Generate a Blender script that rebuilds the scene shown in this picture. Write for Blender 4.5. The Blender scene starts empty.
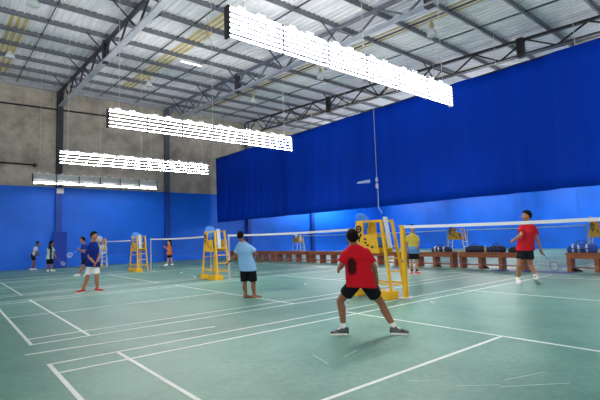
import bpy, math, random
from mathutils import Vector as V, Matrix
S = bpy.context.scene
COL = S.collection
rnd = random.Random(7)
# ---------------------------------------------------------------- camera
CP = V((-7.678, -5.860, 1.3736)); YAW, PIT, ROL, FPX = 0.69103, 0.08801, -0.03213, 429.47
fw = V((math.sin(YAW)*math.cos(PIT), math.cos(YAW)*math.cos(PIT), math.sin(PIT)))
r0 = V((math.cos(YAW), -math.sin(YAW), 0)); u0 = r0.cross(fw)
rt = math.cos(ROL)*r0 + math.sin(ROL)*u0; up = -math.sin(ROL)*r0 + math.cos(ROL)*u0
cd = bpy.data.cameras.new('camera'); cam = bpy.data.objects.new('camera', cd); COL.objects.link(cam)
cd.sensor_width = 36; cd.lens = FPX*36/600; cd.clip_end = 200
M = Matrix((rt, up, -fw)).transposed().to_4x4(); M.translation = CP; cam.matrix_world = M
S.camera = cam
# ---------------------------------------------------------------- world light, exposure
w = bpy.data.worlds.new('World'); S.world = w; w.use_nodes = True
bg = w.node_tree.nodes['Background']; bg.inputs[0].default_value = (1.0, 0.985, 0.96, 1); bg.inputs[1].default_value = 0.6
TUBE_POWER = 42.0
S.view_settings.view_transform = 'Standard'; S.view_settings.look = 'None'
S.view_settings.exposure = 1.28; S.view_settings.gamma = 1; S.view_settings.use_curve_mapping = False

# ---------------------------------------------------------------- helpers
def lin(c): return tuple(((x/255)/12.92 if x/255 <= .04045 else ((x/255+.055)/1.055)**2.4) for x in c)
def mat(name, rgb, rough=.6, metal=0, spec=.4, var=0.0, vscale=3.0, bump=0.0, bscale=30.0, rgb2=None, stretch=(1, 1, 1), coords='Object'):
    m = bpy.data.materials.new(name); m.use_nodes = True; nt = m.node_tree; b = nt.nodes['Principled BSDF']
    c = lin(rgb); b.inputs['Base Color'].default_value = (*c, 1); b.inputs['Roughness'].default_value = rough
    b.inputs['Metallic'].default_value = metal; b.inputs['Specular IOR Level'].default_value = spec
    if var or rgb2 or bump:
        tc = nt.nodes.new('ShaderNodeTexCoord'); mp = nt.nodes.new('ShaderNodeMapping'); mp.inputs['Scale'].default_value = stretch
        nt.links.new(tc.outputs[coords], mp.inputs[0])
    if var or rgb2:
        n = nt.nodes.new('ShaderNodeTexNoise'); n.inputs['Scale'].default_value = vscale; n.inputs['Detail'].default_value = 6
        n.inputs['Roughness'].default_value = .65
        r = nt.nodes.new('ShaderNodeValToRGB')
        c2 = lin(rgb2) if rgb2 else tuple(x*(1-var) for x in c); c3 = c if rgb2 else tuple(min(1, x*(1+var)) for x in c)
        r.color_ramp.elements[0].color = (*c2, 1); r.color_ramp.elements[1].color = (*c3, 1)
        r.color_ramp.elements[0].position = .35; r.color_ramp.elements[1].position = .65
        nt.links.new(mp.outputs[0], n.inputs['Vector']); nt.links.new(n.outputs['Fac'], r.inputs[0]); nt.links.new(r.outputs[0], b.inputs['Base Color'])
    if bump:
        n = nt.nodes.new('ShaderNodeTexNoise'); n.inputs['Scale'].default_value = bscale; n.inputs['Detail'].default_value = 3
        bp = nt.nodes.new('ShaderNodeBump'); bp.inputs['Strength'].default_value = bump; bp.inputs['Distance'].default_value = .02
        nt.links.new(mp.outputs[0], n.inputs['Vector']); nt.links.new(n.outputs['Fac'], bp.inputs['Height']); nt.links.new(bp.outputs[0], b.inputs['Normal'])
    return m
def emis(name, rgb, k):
    m = bpy.data.materials.new(name); m.use_nodes = True; b = m.node_tree.nodes['Principled BSDF']
    b.inputs['Base Color'].default_value = (.9, .9, .9, 1); b.inputs['Emission Color'].default_value = (*lin(rgb), 1); b.inputs['Emission Strength'].default_value = k
    return m

def perp(d):
    d = d.normalized(); a = V((0, 0, 1)) if abs(d.z) < .9 else V((1, 0, 0))
    x = d.cross(a).normalized(); return x, x.cross(d).normalized()
class MB:
    def __init__(s): s.v = []; s.f = []
    def add(s, vs, fs):
        n = len(s.v); s.v += [V(x) for x in vs]; s.f += [tuple(i+n for i in f) for f in fs]; return s
    def box(s, a, b):
        (x0, y0, z0), (x1, y1, z1) = a, b
        return s.add([(x0,y0,z0),(x1,y0,z0),(x1,y1,z0),(x0,y1,z0),(x0,y0,z1),(x1,y0,z1),(x1,y1,z1),(x0,y1,z1)],
                     [(3,2,1,0),(4,5,6,7),(0,1,5,4),(1,2,6,5),(2,3,7,6),(3,0,4,7)])
    def bar(s, a, b, wx, wy, side=None):          # rectangular bar from a to b; side = direction of the wx width
        a, b = V(a), V(b); d = (b-a).normalized()
        if side is None: x, y = perp(d)
        else:
            x = V(side); x = (x - d*x.dot(d)).normalized(); y = d.cross(x)
        o = [x*sx*wx/2 + y*sy*wy/2 for sx, sy in ((-1,-1),(1,-1),(1,1),(-1,1))]
        return s.add([a+q for q in o]+[b+q for q in o], [(3,2,1,0),(4,5,6,7),(0,1,5,4),(1,2,6,5),(2,3,7,6),(3,0,4,7)])
    def rings(s, rings, cap=True):
        k = len(rings[0]); vs = [p for r in rings for p in r]; fs = []
        for i in range(len(rings)-1):
            for j in range(k):
                fs.append((i*k+j, i*k+(j+1) % k, (i+1)*k+(j+1) % k, (i+1)*k+j))
        if cap: fs.append(tuple(reversed(range(k)))); fs.append(tuple((len(rings)-1)*k+j for j in range(k)))
        return s.add(vs, fs)
    def tube(s, a, b, ra, rb=None, n=10):
        a, b = V(a), V(b); rb = ra if rb is None else rb; x, y = perp(b-a)
        cs = [(math.cos(2*math.pi*i/n), math.sin(2*math.pi*i/n)) for i in range(n)]
        return s.rings([[a+(x*c+y*q)*ra for c, q in cs], [b+(x*c+y*q)*rb for c, q in cs]])
    def path(s, pts, r, n=8):
        pts = [V(p) for p in pts]; rs = []; x = None
        for i, p in enumerate(pts):
            d = (pts[min(i+1, len(pts)-1)]-pts[max(i-1, 0)]).normalized()
            if x is None: x, y = perp(d)
            else: x = (x-d*x.dot(d)).normalized(); y = x.cross(d)
            rs.append([p+(x*math.cos(2*math.pi*k/n)+y*math.sin(2*math.pi*k/n))*r for k in range(n)])
        return s.rings(rs)
    def ell(s, c, ax, n=14, m=9):                  # ax: three radius vectors
        c = V(c); a, b, e = [V(q) for q in ax]; rs = []
        for i in range(1, m):
            t = math.pi*i/m
            rs.append([c - e*math.cos(t) + (a*math.cos(2*math.pi*j/n)+b*math.sin(2*math.pi*j/n))*math.sin(t) for j in range(n)])
        k = len(s.v); s.rings(rs, cap=False); bot = len(s.v); s.v += [c-e, c+e]
        for j in range(n):
            s.f.append((bot, k+(j+1) % n, k+j)); s.f.append((bot+1, k+(m-2)*n+j, k+(m-2)*n+(j+1) % n))
        return s
    def ball(s, c, r, n=12, m=8): return s.ell(c, ((r,0,0),(0,r,0),(0,0,r)), n, m)
    def caps(s, a, b, ra, rb): return s.tube(a, b, ra, rb, 12).ball(a, ra*.995).ball(b, rb*.995)
    def lathe(s, c, prof, n=16, ax=(0, 0, 1)):      # prof: (height, radius)
        c = V(c); ax = V(ax).normalized(); x, y = perp(ax)
        return s.rings([[c+ax*h+(x*math.cos(2*math.pi*k/n)+y*math.sin(2*math.pi*k/n))*max(r, 1e-4) for k in range(n)] for h, r in prof])
    def mesh(s, name, m, smooth=False):
        me = bpy.data.meshes.new(name); me.from_pydata([tuple(q) for q in s.v], [], s.f); me.update()
        if m: me.materials.append(m)
        if smooth: me.shade_smooth()
        return me
    def build(s, name, m, parent=None, smooth=False, bevel=0, off=None):
        if off is not None: s.v = [q-off for q in s.v]
        me = s.mesh(name, m, smooth); o = bpy.data.objects.new(name, me); COL.objects.link(o)
        if parent: o.parent = parent
        if bevel:
            b = o.modifiers.new('bevel', 'BEVEL'); b.width = bevel; b.segments = 2; b.limit_method = 'ANGLE'
        return o
    def fuse(s, name, m, parent, vox, off, smooth=3):  # one continuous skin round everything collected
        s.v = [q-off for q in s.v]
        t = bpy.data.objects.new('tmp', s.mesh('tmp', None)); COL.objects.link(t)
        r = t.modifiers.new('r', 'REMESH'); r.mode = 'VOXEL'; r.voxel_size = vox
        if smooth:
            q = t.modifiers.new('s', 'SMOOTH'); q.factor = .5; q.iterations = smooth
        dg = bpy.context.evaluated_depsgraph_get(); dg.update()
        me = bpy.data.meshes.new_from_object(t.evaluated_get(dg)); me.name = name
        old = t.data; bpy.data.objects.remove(t); bpy.data.meshes.remove(old)
        me.materials.clear(); me.materials.append(m); me.shade_smooth()
        o = bpy.data.objects.new(name, me); COL.objects.link(o); o.parent = parent
        return o
def tag(o, label, cat, group=None):
    o['label'] = label; o['category'] = cat
    if group: o['group'] = group
    return o
def thing(name, label, cat, loc=(0, 0, 0), rotz=0, group=None):
    o = bpy.data.objects.new(name, None); COL.objects.link(o); o.location = loc; o.rotation_euler = (0, 0, rotz); o.empty_display_size = .1
    return tag(o, label, cat, group)
def struct(name, mb, m, smooth=False):
    o = mb.build(name, m, None, smooth); o['kind'] = 'structure'; return o
def ray(x, y): return fw + rt*((x-300)/FPX) - up*((y-200)/FPX)
def ground(x, y, z=0.0):                           # the floor point seen at a pixel of the 600x400 frame
    d = ray(x, y); return CP + d*((z-CP.z)/d.z)
def at(x, y, depth): return CP + ray(x, y)*depth   # the point at that pixel and that distance in front of the camera
def depth(p): return (V(p)-CP).dot(fw)

# ---------------------------------------------------------------- materials
def floor_material():
    m = mat('green_court_mat', (96, 146, 132), .42, spec=.55)
    nt = m.node_tree; b = nt.nodes['Principled BSDF']; tc = nt.nodes.new('ShaderNodeTexCoord')
    n1 = nt.nodes.new('ShaderNodeTexNoise'); n1.inputs['Scale'].default_value = .9; n1.inputs['Detail'].default_value = 8; n1.inputs['Roughness'].default_value = .7
    n2 = nt.nodes.new('ShaderNodeTexNoise'); n2.inputs['Scale'].default_value = 14; n2.inputs['Detail'].default_value = 5
    r = nt.nodes.new('ShaderNodeValToRGB'); e = r.color_ramp.elements
    e[0].position = .3; e[0].color = (*lin((72, 125, 107)), 1); e[1].position = .72; e[1].color = (*lin((110, 158, 141)), 1)
    mx = nt.nodes.new('ShaderNodeMix'); mx.data_type = 'RGBA'; mx.blend_type = 'OVERLAY'; mx.inputs[0].default_value = .3
    for n in (n1, n2): nt.links.new(tc.outputs['Object'], n.inputs['Vector'])
    nt.links.new(n1.outputs['Fac'], r.inputs[0]); nt.links.new(r.outputs[0], mx.inputs[6]); nt.links.new(n2.outputs['Fac'], mx.inputs[7])
    nt.links.new(mx.outputs[2], b.inputs['Base Color'])
    rr = nt.nodes.new('ShaderNodeMapRange'); rr.inputs['To Min'].default_value = .42; rr.inputs['To Max'].default_value = .50
    nt.links.new(n1.outputs['Fac'], rr.inputs[0]); nt.links.new(rr.outputs[0], b.inputs['Roughness'])
    bp = nt.nodes.new('ShaderNodeBump'); bp.inputs['Strength'].default_value = .12; bp.inputs['Distance'].default_value = .01
    nt.links.new(n2.outputs['Fac'], bp.inputs['Height']); nt.links.new(bp.outputs[0], b.inputs['Normal'])
    return m
FLOOR = floor_material()
LINE = mat('court_line_paint', (226, 232, 226), .5, var=.06, vscale=6)
FAINT = mat('worn_line_paint', (172, 198, 188), .5, var=.1, vscale=9)
CONC = mat('raw_concrete', (176, 166, 155), .9, spec=.2, var=.28, vscale=1.1, bump=.3, bscale=9)
BLUEW = mat('blue_wall_vinyl', (18, 108, 234), .42, spec=.3, var=.10, vscale=.5, bump=.05, bscale=3)
TARP = mat('blue_tarpaulin', (0, 54, 180), .65, spec=.06, var=.10, vscale=.6, stretch=(1, 1, .25), bump=.15, bscale=2)
DSTEEL = mat('dark_steel', (62, 64, 72), .5, .3, var=.15)
MSTEEL = mat('grey_steel', (120, 124, 134), .5, .3, var=.12)
LSTEEL = mat('pale_galvanised_steel', (176, 180, 188), .45, .3, var=.1)
PURLIN = mat('purlin_steel', (122, 125, 134), .5, .3, var=.1)
COLSTEEL = mat('column_paint', (92, 98, 112), .55, var=.1)
COLBLUE = mat('blue_column_paint', (12, 66, 166), .5, var=.08)
PADBLUE = mat('blue_column_padding', (6, 58, 170), .6, var=.06)
SHEET = mat('roof_sheet', (240, 237, 242), .5, .05, var=.12, vscale=.8, stretch=(4, .4, 1))
SKYL = mat('yellowed_skylight_sheet', (208, 184, 122), .6, var=.15, vscale=1.5)
WHITE = mat('white_enamel', (232, 234, 236), .4)
DARK = mat('dark_plastic', (28, 29, 33), .5)
BLACKIRON = mat('black_iron', (34, 34, 38), .6)
YEL = mat('yellow_enamel', (238, 182, 26), .4, var=.08, vscale=8)
PALE = mat('pale_grey_enamel', (205, 208, 214), .45, var=.06)
BLUEP = mat('blue_plastic', (66, 132, 222), .4)
LBLUEP = mat('pale_blue_plastic', (170, 196, 232), .4)
WOOD = mat('brown_bench_wood', (172, 98, 52), .55, rgb2=(112, 58, 30), vscale=3, stretch=(8, .6, 8))
CORD = mat('white_cord', (214, 214, 210), .7)
BLACKPAINT = mat('black_paint', (18, 18, 20), .5)
TUBE = emis('fluorescent_tube', (255, 253, 250), TUBE_POWER)
GLOWBOX = emis('lit_batten_tube', (255, 252, 246), 3.0)
GLASS = mat('pendant_glass', (226, 230, 232), .15, spec=.6)
CAPM = mat('aged_lamp_cap', (196, 176, 130), .5, .2)

# ================================================================ SETTING
XW, YW = 27.0, 25.0
def zb(y): return 9.05+.05*y                 # underside of the trusses
def zt(y): return zb(y)+.75+.015*y           # top chord
def zr(y): return zt(y)+.2                   # roof sheet
struct('floor', MB().box((-22, -24, -.1), (XW, YW, 0)), FLOOR)
struct('wall_back', MB().box((-22, YW, 0), (XW+.3, YW+.3, 12.2)), CONC)
struct('wall_right', MB().box((XW, -24, 0), (XW+.3, YW, 12.2)), CONC)
# blue vinyl skin on the lower walls, laid in sheets
for nm, runs, fn in (('trim_1', [(-22, -9.4), (-9.4, -2.2), (-2.2, 4.9), (4.9, 12), (12, 19.1), (19.1, XW)], lambda a, b: ((a+.006, YW-.03, 0), (b-.006, YW, 5.08))),
                     ('trim_2', [(-24+4.15*i, -24+4.15*(i+1)) for i in range(12)], lambda a, b: ((XW-.03, a+.008, 0), (XW, min(b, YW-.03)-.008, 5.08)))):
    mb = MB()
    for a, b in runs:
        if a < YW: mb.box(*fn(a, b))
    struct(nm, mb, BLUEW)
# roof sheet: ribbed, ribs run down the slope
mb = MB(); xs = []; x = -22.0
while x < XW+.3:
    xs += [(x, 0), (x+.19, 0), (x+.205, -.045), (x+.24, -.045)]; x += .255
n = len(xs)
for y in (-20.0, YW+.3):
    mb.v += [V((a, y, zr(y)+h)) for a, h in xs]
for y in (-20.0, YW+.3):
    mb.v += [V((a, y, zr(y)+.08)) for a, h in xs]
for i in range(n-1):
    mb.f.append((i, i+n, i+n+1, i+1)); mb.f.append((2*n+i, 2*n+i+1, 3*n+i+1, 3*n+i))
struct('ceiling', mb, SHEET)
PUR = [14.1+1.9*k for k in range(-12, 6)]
for j, x in enumerate((-5.5, 1.05, 7.5, 14.5)):     # yellowed translucent strips between the purlins
    mb = MB()
    for k in range(len(PUR)-1):
        if rnd.random() < .12: continue
        a, b = PUR[k]+.16, PUR[k+1]-.02
        for q in range(3):
            x0 = x-.38+.255*q
            mb.add([(x0, a, zr(a)-.012), (x0+.215, a, zr(a)-.012), (x0+.215, b, zr(b)-.012), (x0, b, zr(b)-.012),
                    (x0, a, zr(a)-.002), (x0+.215, a, zr(a)-.002), (x0+.215, b, zr(b)-.002), (x0, b, zr(b)-.002)],
                   [(0,1,2,3),(7,6,5,4),(0,4,5,1),(1,5,6,2),(2,6,7,3),(3,7,4,0)])
    struct('window_%d' % (j+1), mb, SKYL)
for y in PUR:                                        # C-shaped purlins
    z = zt(y); mb = MB()
    mb.box((-22, y, z), (XW, y+.012, z+.2)).box((-22, y, z), (XW, y+.09, z+.012)).box((-22, y, z+.185), (XW, y+.09, z+.2))
    struct('purlin', mb, PURLIN)
for x in (-11.7, -7.0, -4.6, .2, 2.6, 7.3, 9.6, 14.4, 16.8, 21.6):   # sag rods linking the purlins
    struct('sag_rod', MB().bar((x, -18, zt(-18)+.08), (x, YW, zt(YW)+.08), .03, .05, (1, 0, 0)), DSTEEL)
struct('trim_3', MB().box((-22, YW-.16, zt(YW)-.1), (XW, YW, zt(YW)+.16)), LSTEEL)
# columns of the back wall
for i, x in enumerate((-9.4, -2.2, 4.9, 12.0, 19.1)):
    mb = MB()
    for a, b in (((x-.17, YW-.36, 5.08), (x+.17, YW-.34, 11.3)), ((x-.17, YW-.05, 5.08), (x+.17, YW-.03, 11.3)), ((x-.012, YW-.36, 5.08), (x+.012, YW-.03, 11.3))): mb.box(a, b)
    struct('column', mb, DSTEEL if x < 0 else COLSTEEL)
    mb = MB().box((x-.17, YW-.36, 0), (x+.17, YW-.03, 5.08)); struct('column', mb, COLBLUE)
# roof trusses
for x in (-2.2, 4.9, 12.0):
    m1, m2 = {-2.2: (DSTEEL, LSTEEL), 4.9: (MSTEEL, LSTEEL), 12.0: (BLACKIRON, DSTEEL)}[x]
    t = thing('roof_truss', {-2.2: 'steel roof truss with pale bottom chord, starting at the dark column on the concrete wall', 4.9: 'mid grey steel roof truss in the middle of the ceiling behind the biggest light bank', 12.0: 'dark steel roof truss just above the top edge of the blue curtain'}[x], 'truss', (x, 0, 0), 0, 'roof trusses')
    y0, y1 = -19.0, YW-.1
    MB().bar((0, y0, zt(y0)-.05), (0, y1, zt(y1)-.05), .16, .10, (1, 0, 0)).build('top_chord', m1, t)
    MB().bar((0, y0, zb(y0)+.04), (0, y1, zb(y1)+.04), .26, .08, (1, 0, 0)).build('bottom_chord', m2, t)
    y = y1-.3; k = 0
    while y > y0+1.6:
        ya = y-1.2
        a, b = ((0, y, zb(y)+.06), (0, ya, zt(ya)-.08)) if k % 2 == 0 else ((0, y, zt(y)-.08), (0, ya, zb(ya)+.06))
        MB().bar(a, b, .07, .06, (1, 0, 0)).build('diagonal_brace', {-2.2: DSTEEL, 4.9: MSTEEL, 12.0: BLACKIRON}[x], t)
        y = ya; k += 1
    for ys in (14.6, 2.05, -10.5):
        MB().box((-.12, ys-.14, zb(ys)-.05), (.12, ys+.14, zt(ys)+.05)).build('splice_plate', BLACKIRON if x != 4.9 else DSTEEL, t)
    for q in range(-4, 6, 2):                       # fly braces out to the purlins
        y = 14.1+1.9*q
        for s in (-1, 1):
            MB().bar((0, y, zb(y)+.1), (s*.95, y, zt(y)+.05), .045, .045, (0, 1, 0)).build('fly_brace', DSTEEL, t)
# court lines: 40 mm paint on the mat
def strip(mb, x0, y0, x1, y1, w=.045): 
    z = .001 if abs(y1-y0) < abs(x1-x0) else .0022; a, b = V((x0, y0, z)), V((x1, y1, z)); return mb.bar(a, b, w, .002, (a-b).cross(V((0, 0, 1))))
def court(xc, ya, yb, m=LINE):
    mb = MB(); c = .0225
    for x in (-6.7, -5.94, -1.98, 1.98, 5.94, 6.7):
        strip(mb, xc+x, ya-c, xc+x, yb+c)
    for y in (ya, ya+.46, yb-.46, yb): strip(mb, xc-6.7-c, y, xc+6.7+c, y)
    ym = (ya+yb)/2
    strip(mb, xc-6.7, ym, xc-1.98, ym); strip(mb, xc+1.98, ym, xc+6.7, ym)
    struct('floor_marking', mb, m)
COURTS = [(-6.1, 0.0), (1.34, 7.44), (8.78, 14.88), (16.22, 22.32)]
for a, b in COURTS: court(0, a, b)
COURTS2 = [(-6.1, -.0), (1.2, 7.2), (8.5, 14.6), (15.9, 22.0)]
for a, b in COURTS2: court(15.55, a, b)
mb = MB(); a, b = ground(25, 355), ground(215, 326.5); strip(mb, a.x, a.y, b.x, b.y, .05); struct('floor_marking', mb, LINE)
mb = MB()
for p, q in (((313, 355), (328, 364)), ((344, 357), (357, 350)), ((500, 387), (570, 383)), ((505, 380), (545, 372)), ((408, 381), (440, 380)), ((455, 386), (500, 385))):
    a, b = ground(*p), ground(*q); strip(mb, a.x, a.y, b.x, b.y, .012)
struct('floor_marking', mb, FAINT)
# wall pipes
for (xa, za, xb_, zb_) in ((-14, 9.95, .9, 10.2), (-14, 6.5, -3.6, 6.42)):
    mb = MB().tube((xa, YW-.06, za), (xb_, YW-.06, zb_), .05)
    o = tag(mb.build('wall_pipe', BLACKIRON), 'thin dark pipe high along the concrete wall, running to the column' if zb_ > 8 else 'short dark pipe on the concrete wall, ending left of the lowest light bank', 'pipe', 'pipes on the concrete wall')
    if zb_ < 8: MB().ball((xb_+.05, YW-.12, zb_-.03), .11).build('pipe_end_cap', BLACKIRON, o, True)

# ================================================================ OBJECTS
# ---------------- blue dividing curtain
XC = 8.8
def ctop(y): return 7.62+.0095*(y+1.7)
def curt(y, t):
    return XC + .06*math.sin(1.15*y+.7*math.sin(.41*y)) + (.05+.05*(1-t))*math.sin(2.9*y+1.9*math.sin(.77*y)+.5*t)*(.5+.5*math.sin(.53*y+1)) + .03*math.sin(7.3*y+2*math.sin(y)+.8*t)*(.4+.6*(1-t))
mb = MB(); N, K = 420, 10; ya, yb = -14.0, 24.55
for th in (0, .02):
    for i in range(N+1):
        y = ya+(yb-ya)*i/N
        for k in range(K+1):
            t = k/K; mb.v.append(V((curt(y, t)+th, y, 2.78+(ctop(y)-2.78)*t)))
for i in range(N):
    for k in range(K):
        q = i*(K+1)+k; o = (N+1)*(K+1)
        mb.f.append((q, q+1, q+K+2, q+K+1)); mb.f.append((q+o, q+o+K+1, q+o+K+2, q+o+1))
o = (N+1)*(K+1)
for i in range(N):
    q = i*(K+1); mb.f.append((q, q+K+1, q+K+1+o, q+o)); q += K; mb.f.append((q, q+o, q+K+1+o, q+K+1))
for i in (0, N):
    for k in range(K): q = i*(K+1)+k; mb.f.append((q, q+o, q+o+1, q+1) if i == 0 else (q, q+1, q+o+1, q+o))
cur = thing('divider_curtain', 'huge royal blue tarpaulin curtain hanging from the roof over the benches', 'curtain', (0, 0, 0))
mb.build('curtain_sheet', TARP, cur, True)
MB().tube((XC+.01, ya, ctop(ya)), (XC+.01, yb, ctop(yb)), .025).build('top_cable', BLACKIRON, cur)
mb = MB()
for i in range(14):
    y = -12+i*2.75; MB().tube((XC+.01, y, ctop(y)), (XC+.01, y, zt(y)+.1), .008, n=6).build('hanger_rope', CORD, cur)
def onc(y, z, d=.02): return (curt(y, (z-2.78)/(ctop(y)-2.78))-d, y, z)
pts = [onc(8.0, 7.7)]+[onc(8.0, 7.5-.3*i) for i in range(12)]
o = thing('tie_rope', 'white tie rope with a knotted end hanging down the front of the blue curtain', 'rope')
MB().path(pts, .012, 6).build('cord', CORD, o); MB().ell(onc(7.98, 4.12, .05), ((.07,0,0),(0,.07,0),(0,0,.13))).ell(onc(7.97, 3.82, .06), ((.08,0,0),(0,.08,0),(0,0,.15))).build('knot', WHITE, o, True)
q = onc(7.97, 2.8, .04); MB().path([onc(7.97, 3.7, .02), onc(7.97, 3.2, .02), q, (q[0], 7.95, 2.74), (q[0], 7.9, 2.62), (q[0], 7.8, 2.56), (q[0], 7.78, 2.42)], .025, 6).build('loose_end', LBLUEP, o, True)
mb = MB(); pr = [(-.42, 0), (-.3, .05), (.4, .085), (.44, 0), (.4, -.085), (-.3, -.05)]
mb.add([onc(8.9-y, 4.12+z, .008) for y, z in pr]+[onc(8.9-y, 4.12+z, -.004) for y, z in pr], [tuple(range(6)), tuple(reversed(range(6, 12)))]+[(i, i+6, (i+1) % 6+6, (i+1) % 6) for i in range(6)])
tag(mb.build('sticker', LBLUEP), 'small white tapered sticker on the curtain left of the knotted rope', 'sticker')

# ---------------- hanging fluorescent banks
tube_me = MB().tube((-.575, 0, 0), (.575, 0, 0), .014, n=8).mesh('tube', TUBE, True)
thin_me = MB().tube((-.575, 0, 0), (.575, 0, 0), .010, n=8).mesh('tube', TUBE, True)
off_me = MB().tube((-.575, 0, 0), (.575, 0, 0), .02, n=8).mesh('tube', WHITE, True)
bal_me = MB().box((-.09, -.035, 0), (.09, .035, .06)).mesh('ballast_box', WHITE)
SEC, NR = 1.225, 6
def bank(yc, label, x0=-3.86, zc=5.0, rows=NR, lit=None, me=None, panel=False):
    t = thing('light_bank', label, 'ceiling light', (x0, yc, zc), 0, 'hanging banks of white tube lights')
    L = SEC*6; h = .60
    for i in range(7):
        MB().box((i*SEC-.015 if i else -.03, -.085, 0), (i*SEC+.015, .05, h)).build('end_plate' if i in (0, 6) else 'divider', DARK if i == 0 else DSTEEL, t)
    MB().box((0, -.03, h), (L, .03, h+.03)).build('top_rail', WHITE, t)
    for r in range(rows):
        z = h*(r+.5)/rows
        MB().box((0, .0, z-.012), (L, .02, z+.012)).build('batten', DSTEEL, t)
        for i in range(6):
            o = bpy.data.objects.new('tube', (me or tube_me) if lit is None or r in lit else off_me); COL.objects.link(o); o.parent = t; o.location = ((i+.5)*SEC, -.05, z)
    if panel: MB().box((0, .02, .1), (L, .03, h)).build('reflector_panel', WHITE, t)
    for i in range(6):
        for q in (.25, .62):
            o = bpy.data.objects.new('ballast_box', bal_me); COL.objects.link(o); o.parent = t; o.location = ((i+q)*SEC, 0, h+.03)
    for x in (.35, L/2, L-.35):
        MB().tube((x, 0, h+.03), (x, 0, zr(yc)-.02-zc), .008, n=6).build('hanging_cord', CORD, t)
bank(.67, 'largest hanging tube light bank, above the red shirted player at the back view')
bank(8.1, 'hanging tube light bank above the chair tower beside the light blue shirt man, second largest', rows=5, me=thin_me)
bank(15.6, 'third largest hanging tube light bank, overlapping the bare concrete wall', rows=4, me=thin_me)
bank(23.1, 'lowest and smallest looking tube light bank, just above the blue part of the wall', rows=5, lit=(0,), me=thin_me, panel=True)
for y, l in ((.6, 'nearest tube light bank behind the blue curtain'), (7.85, 'second tube light bank behind the blue curtain'), (15.25, 'third tube light bank behind the blue curtain'), (22.6, 'farthest tube light bank behind the blue curtain')):
    bank(y, l, 16.5)

# ---------------- pendant lamps under the skylights, a small batten
def pendant(x, y, label):
    z = zr(y); t = thing('pendant_lamp', label, 'ceiling light', (x, y, z), 0, 'bell pendant lamps')
    MB().tube((0, 0, 0), (0, 0, -.55), .012, n=6).build('chain', CAPM, t)
    MB().lathe((0, 0, -.82), [(0, .06), (.08, .085), (.2, .075), (.28, .03)], 12).build('cap', CAPM, t, True)
    MB().lathe((0, 0, -1.12), [(0, .19), (.03, .2), (.12, .17), (.24, .1), (.3, .07)], 16).build('bell_shade', GLASS, t, True)
for x, y, l in ((-5.6, 10.6, 'bell pendant lamp at the top left of the roof'), (-5.65, 17.0, 'bell pendant lamp at the left edge near the concrete wall'),
                (.5, 9.7, 'bell pendant lamp left of the biggest light bank'), (.75, 17.1, 'small bell pendant lamp straight above the second light bank'),
                (7.0, 16.2, 'far bell pendant lamp above the left end of the curtain'), (6.8, 3.2, 'bell pendant lamp right above the biggest light bank'), (7.0, 9.9, 'bell pendant lamp seen just under the biggest light bank')):
    pendant(x, y, l)
t = thing('batten_light', 'single white batten tube on the ceiling left of the biggest light bank', 'ceiling light', (2.0, 14.4, zt(14.4)-.02))
MB().box((-.6, -.05, -.06), (.6, .05, 0)).build('batten', WHITE, t); MB().tube((-.57, 0, -.085), (.57, 0, -.085), .02).build('tube', GLOWBOX, t, True)
t = thing('emergency_light', 'small pale box lamp on the column where the blue paint ends', 'light', (-2.15, YW-.36, 4.82))
MB().box((-.2, -.12, -.17), (.2, 0, .17)).build('box', PALE, t, bevel=.02); MB().box((-.16, -.13, -.13), (.16, -.12, .02)).build('lens', GLASS, t)
tag(MB().box((-2.5, YW-.62, 0), (-1.78, YW-.362, 2.25)).build('column_pad', PADBLUE, bevel=.03), 'dark blue padding wrapped round the foot of the column behind the players', 'pad')

# ---------------- nets and posts
def net_material():
    m = bpy.data.materials.new('net_mesh'); m.use_nodes = True; nt = m.node_tree; b = nt.nodes['Principled BSDF']
    b.inputs['Base Color'].default_value = (.02, .03, .06, 1); b.inputs['Roughness'].default_value = .8
    tc = nt.nodes.new('ShaderNodeTexCoord'); sp = nt.nodes.new('ShaderNodeSeparateXYZ'); nt.links.new(tc.outputs['Object'], sp.inputs[0]); out = []
    for ax in ('Y', 'Z'):
        a = nt.nodes.new('ShaderNodeMath'); a.operation = 'MODULO'; a.inputs[1].default_value = .02
        p = nt.nodes.new('ShaderNodeMath'); p.operation = 'ADD'; p.inputs[1].default_value = 100
        l = nt.nodes.new('ShaderNodeMath'); l.operation = 'LESS_THAN'; l.inputs[1].default_value = .0013
        nt.links.new(sp.outputs[ax], p.inputs[0]); nt.links.new(p.outputs[0], a.inputs[0]); nt.links.new(a.outputs[0], l.inputs[0]); out.append(l)
    mx = nt.nodes.new('ShaderNodeMath'); mx.operation = 'MAXIMUM'; nt.links.new(out[0].outputs[0], mx.inputs[0]); nt.links.new(out[1].outputs[0], mx.inputs[1])
    nt.links.new(mx.outputs[0], b.inputs['Alpha'])
    return m
NETM = net_material(); TAPE = mat('white_net_tape', (222, 224, 228), .7); CORDB = mat('dull_blue_cord', (96, 116, 160), .7)
def net(x, ya, yb, label, zp=1.55, group='badminton nets'):
    t = thing('badminton_net', label, 'net', (x, (ya+yb)/2, 0), 0, group); hw = (yb-ya)/2; n = 12
    def top(y): return zp+.02-.03*(1-(y/hw)**2)
    ys = [-hw+2*hw*i/n for i in range(n+1)]
    mb = MB(); mb.v = [V((0, y, top(y)-.02)) for y in ys]+[V((0, y, top(y)-.76)) for y in ys]
    mb.f = [(i, i+1, i+n+2, i+n+1) for i in range(n)]; mb.build('net_mesh', NETM, t)
    mb = MB()
    for i in range(n): mb.bar((0, ys[i], top(ys[i])-.03), (0, ys[i+1], top(ys[i+1])-.03), .010, .058, (1, 0, 0))
    mb.build('top_tape', TAPE, t)
    mb = MB()
    for i in range(n): mb.bar((0, ys[i], top(ys[i])-.76), (0, ys[i+1], top(ys[i+1])-.76), .005, .006, (1, 0, 0))
    mb.build('bottom_cord', CORDB, t)
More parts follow.
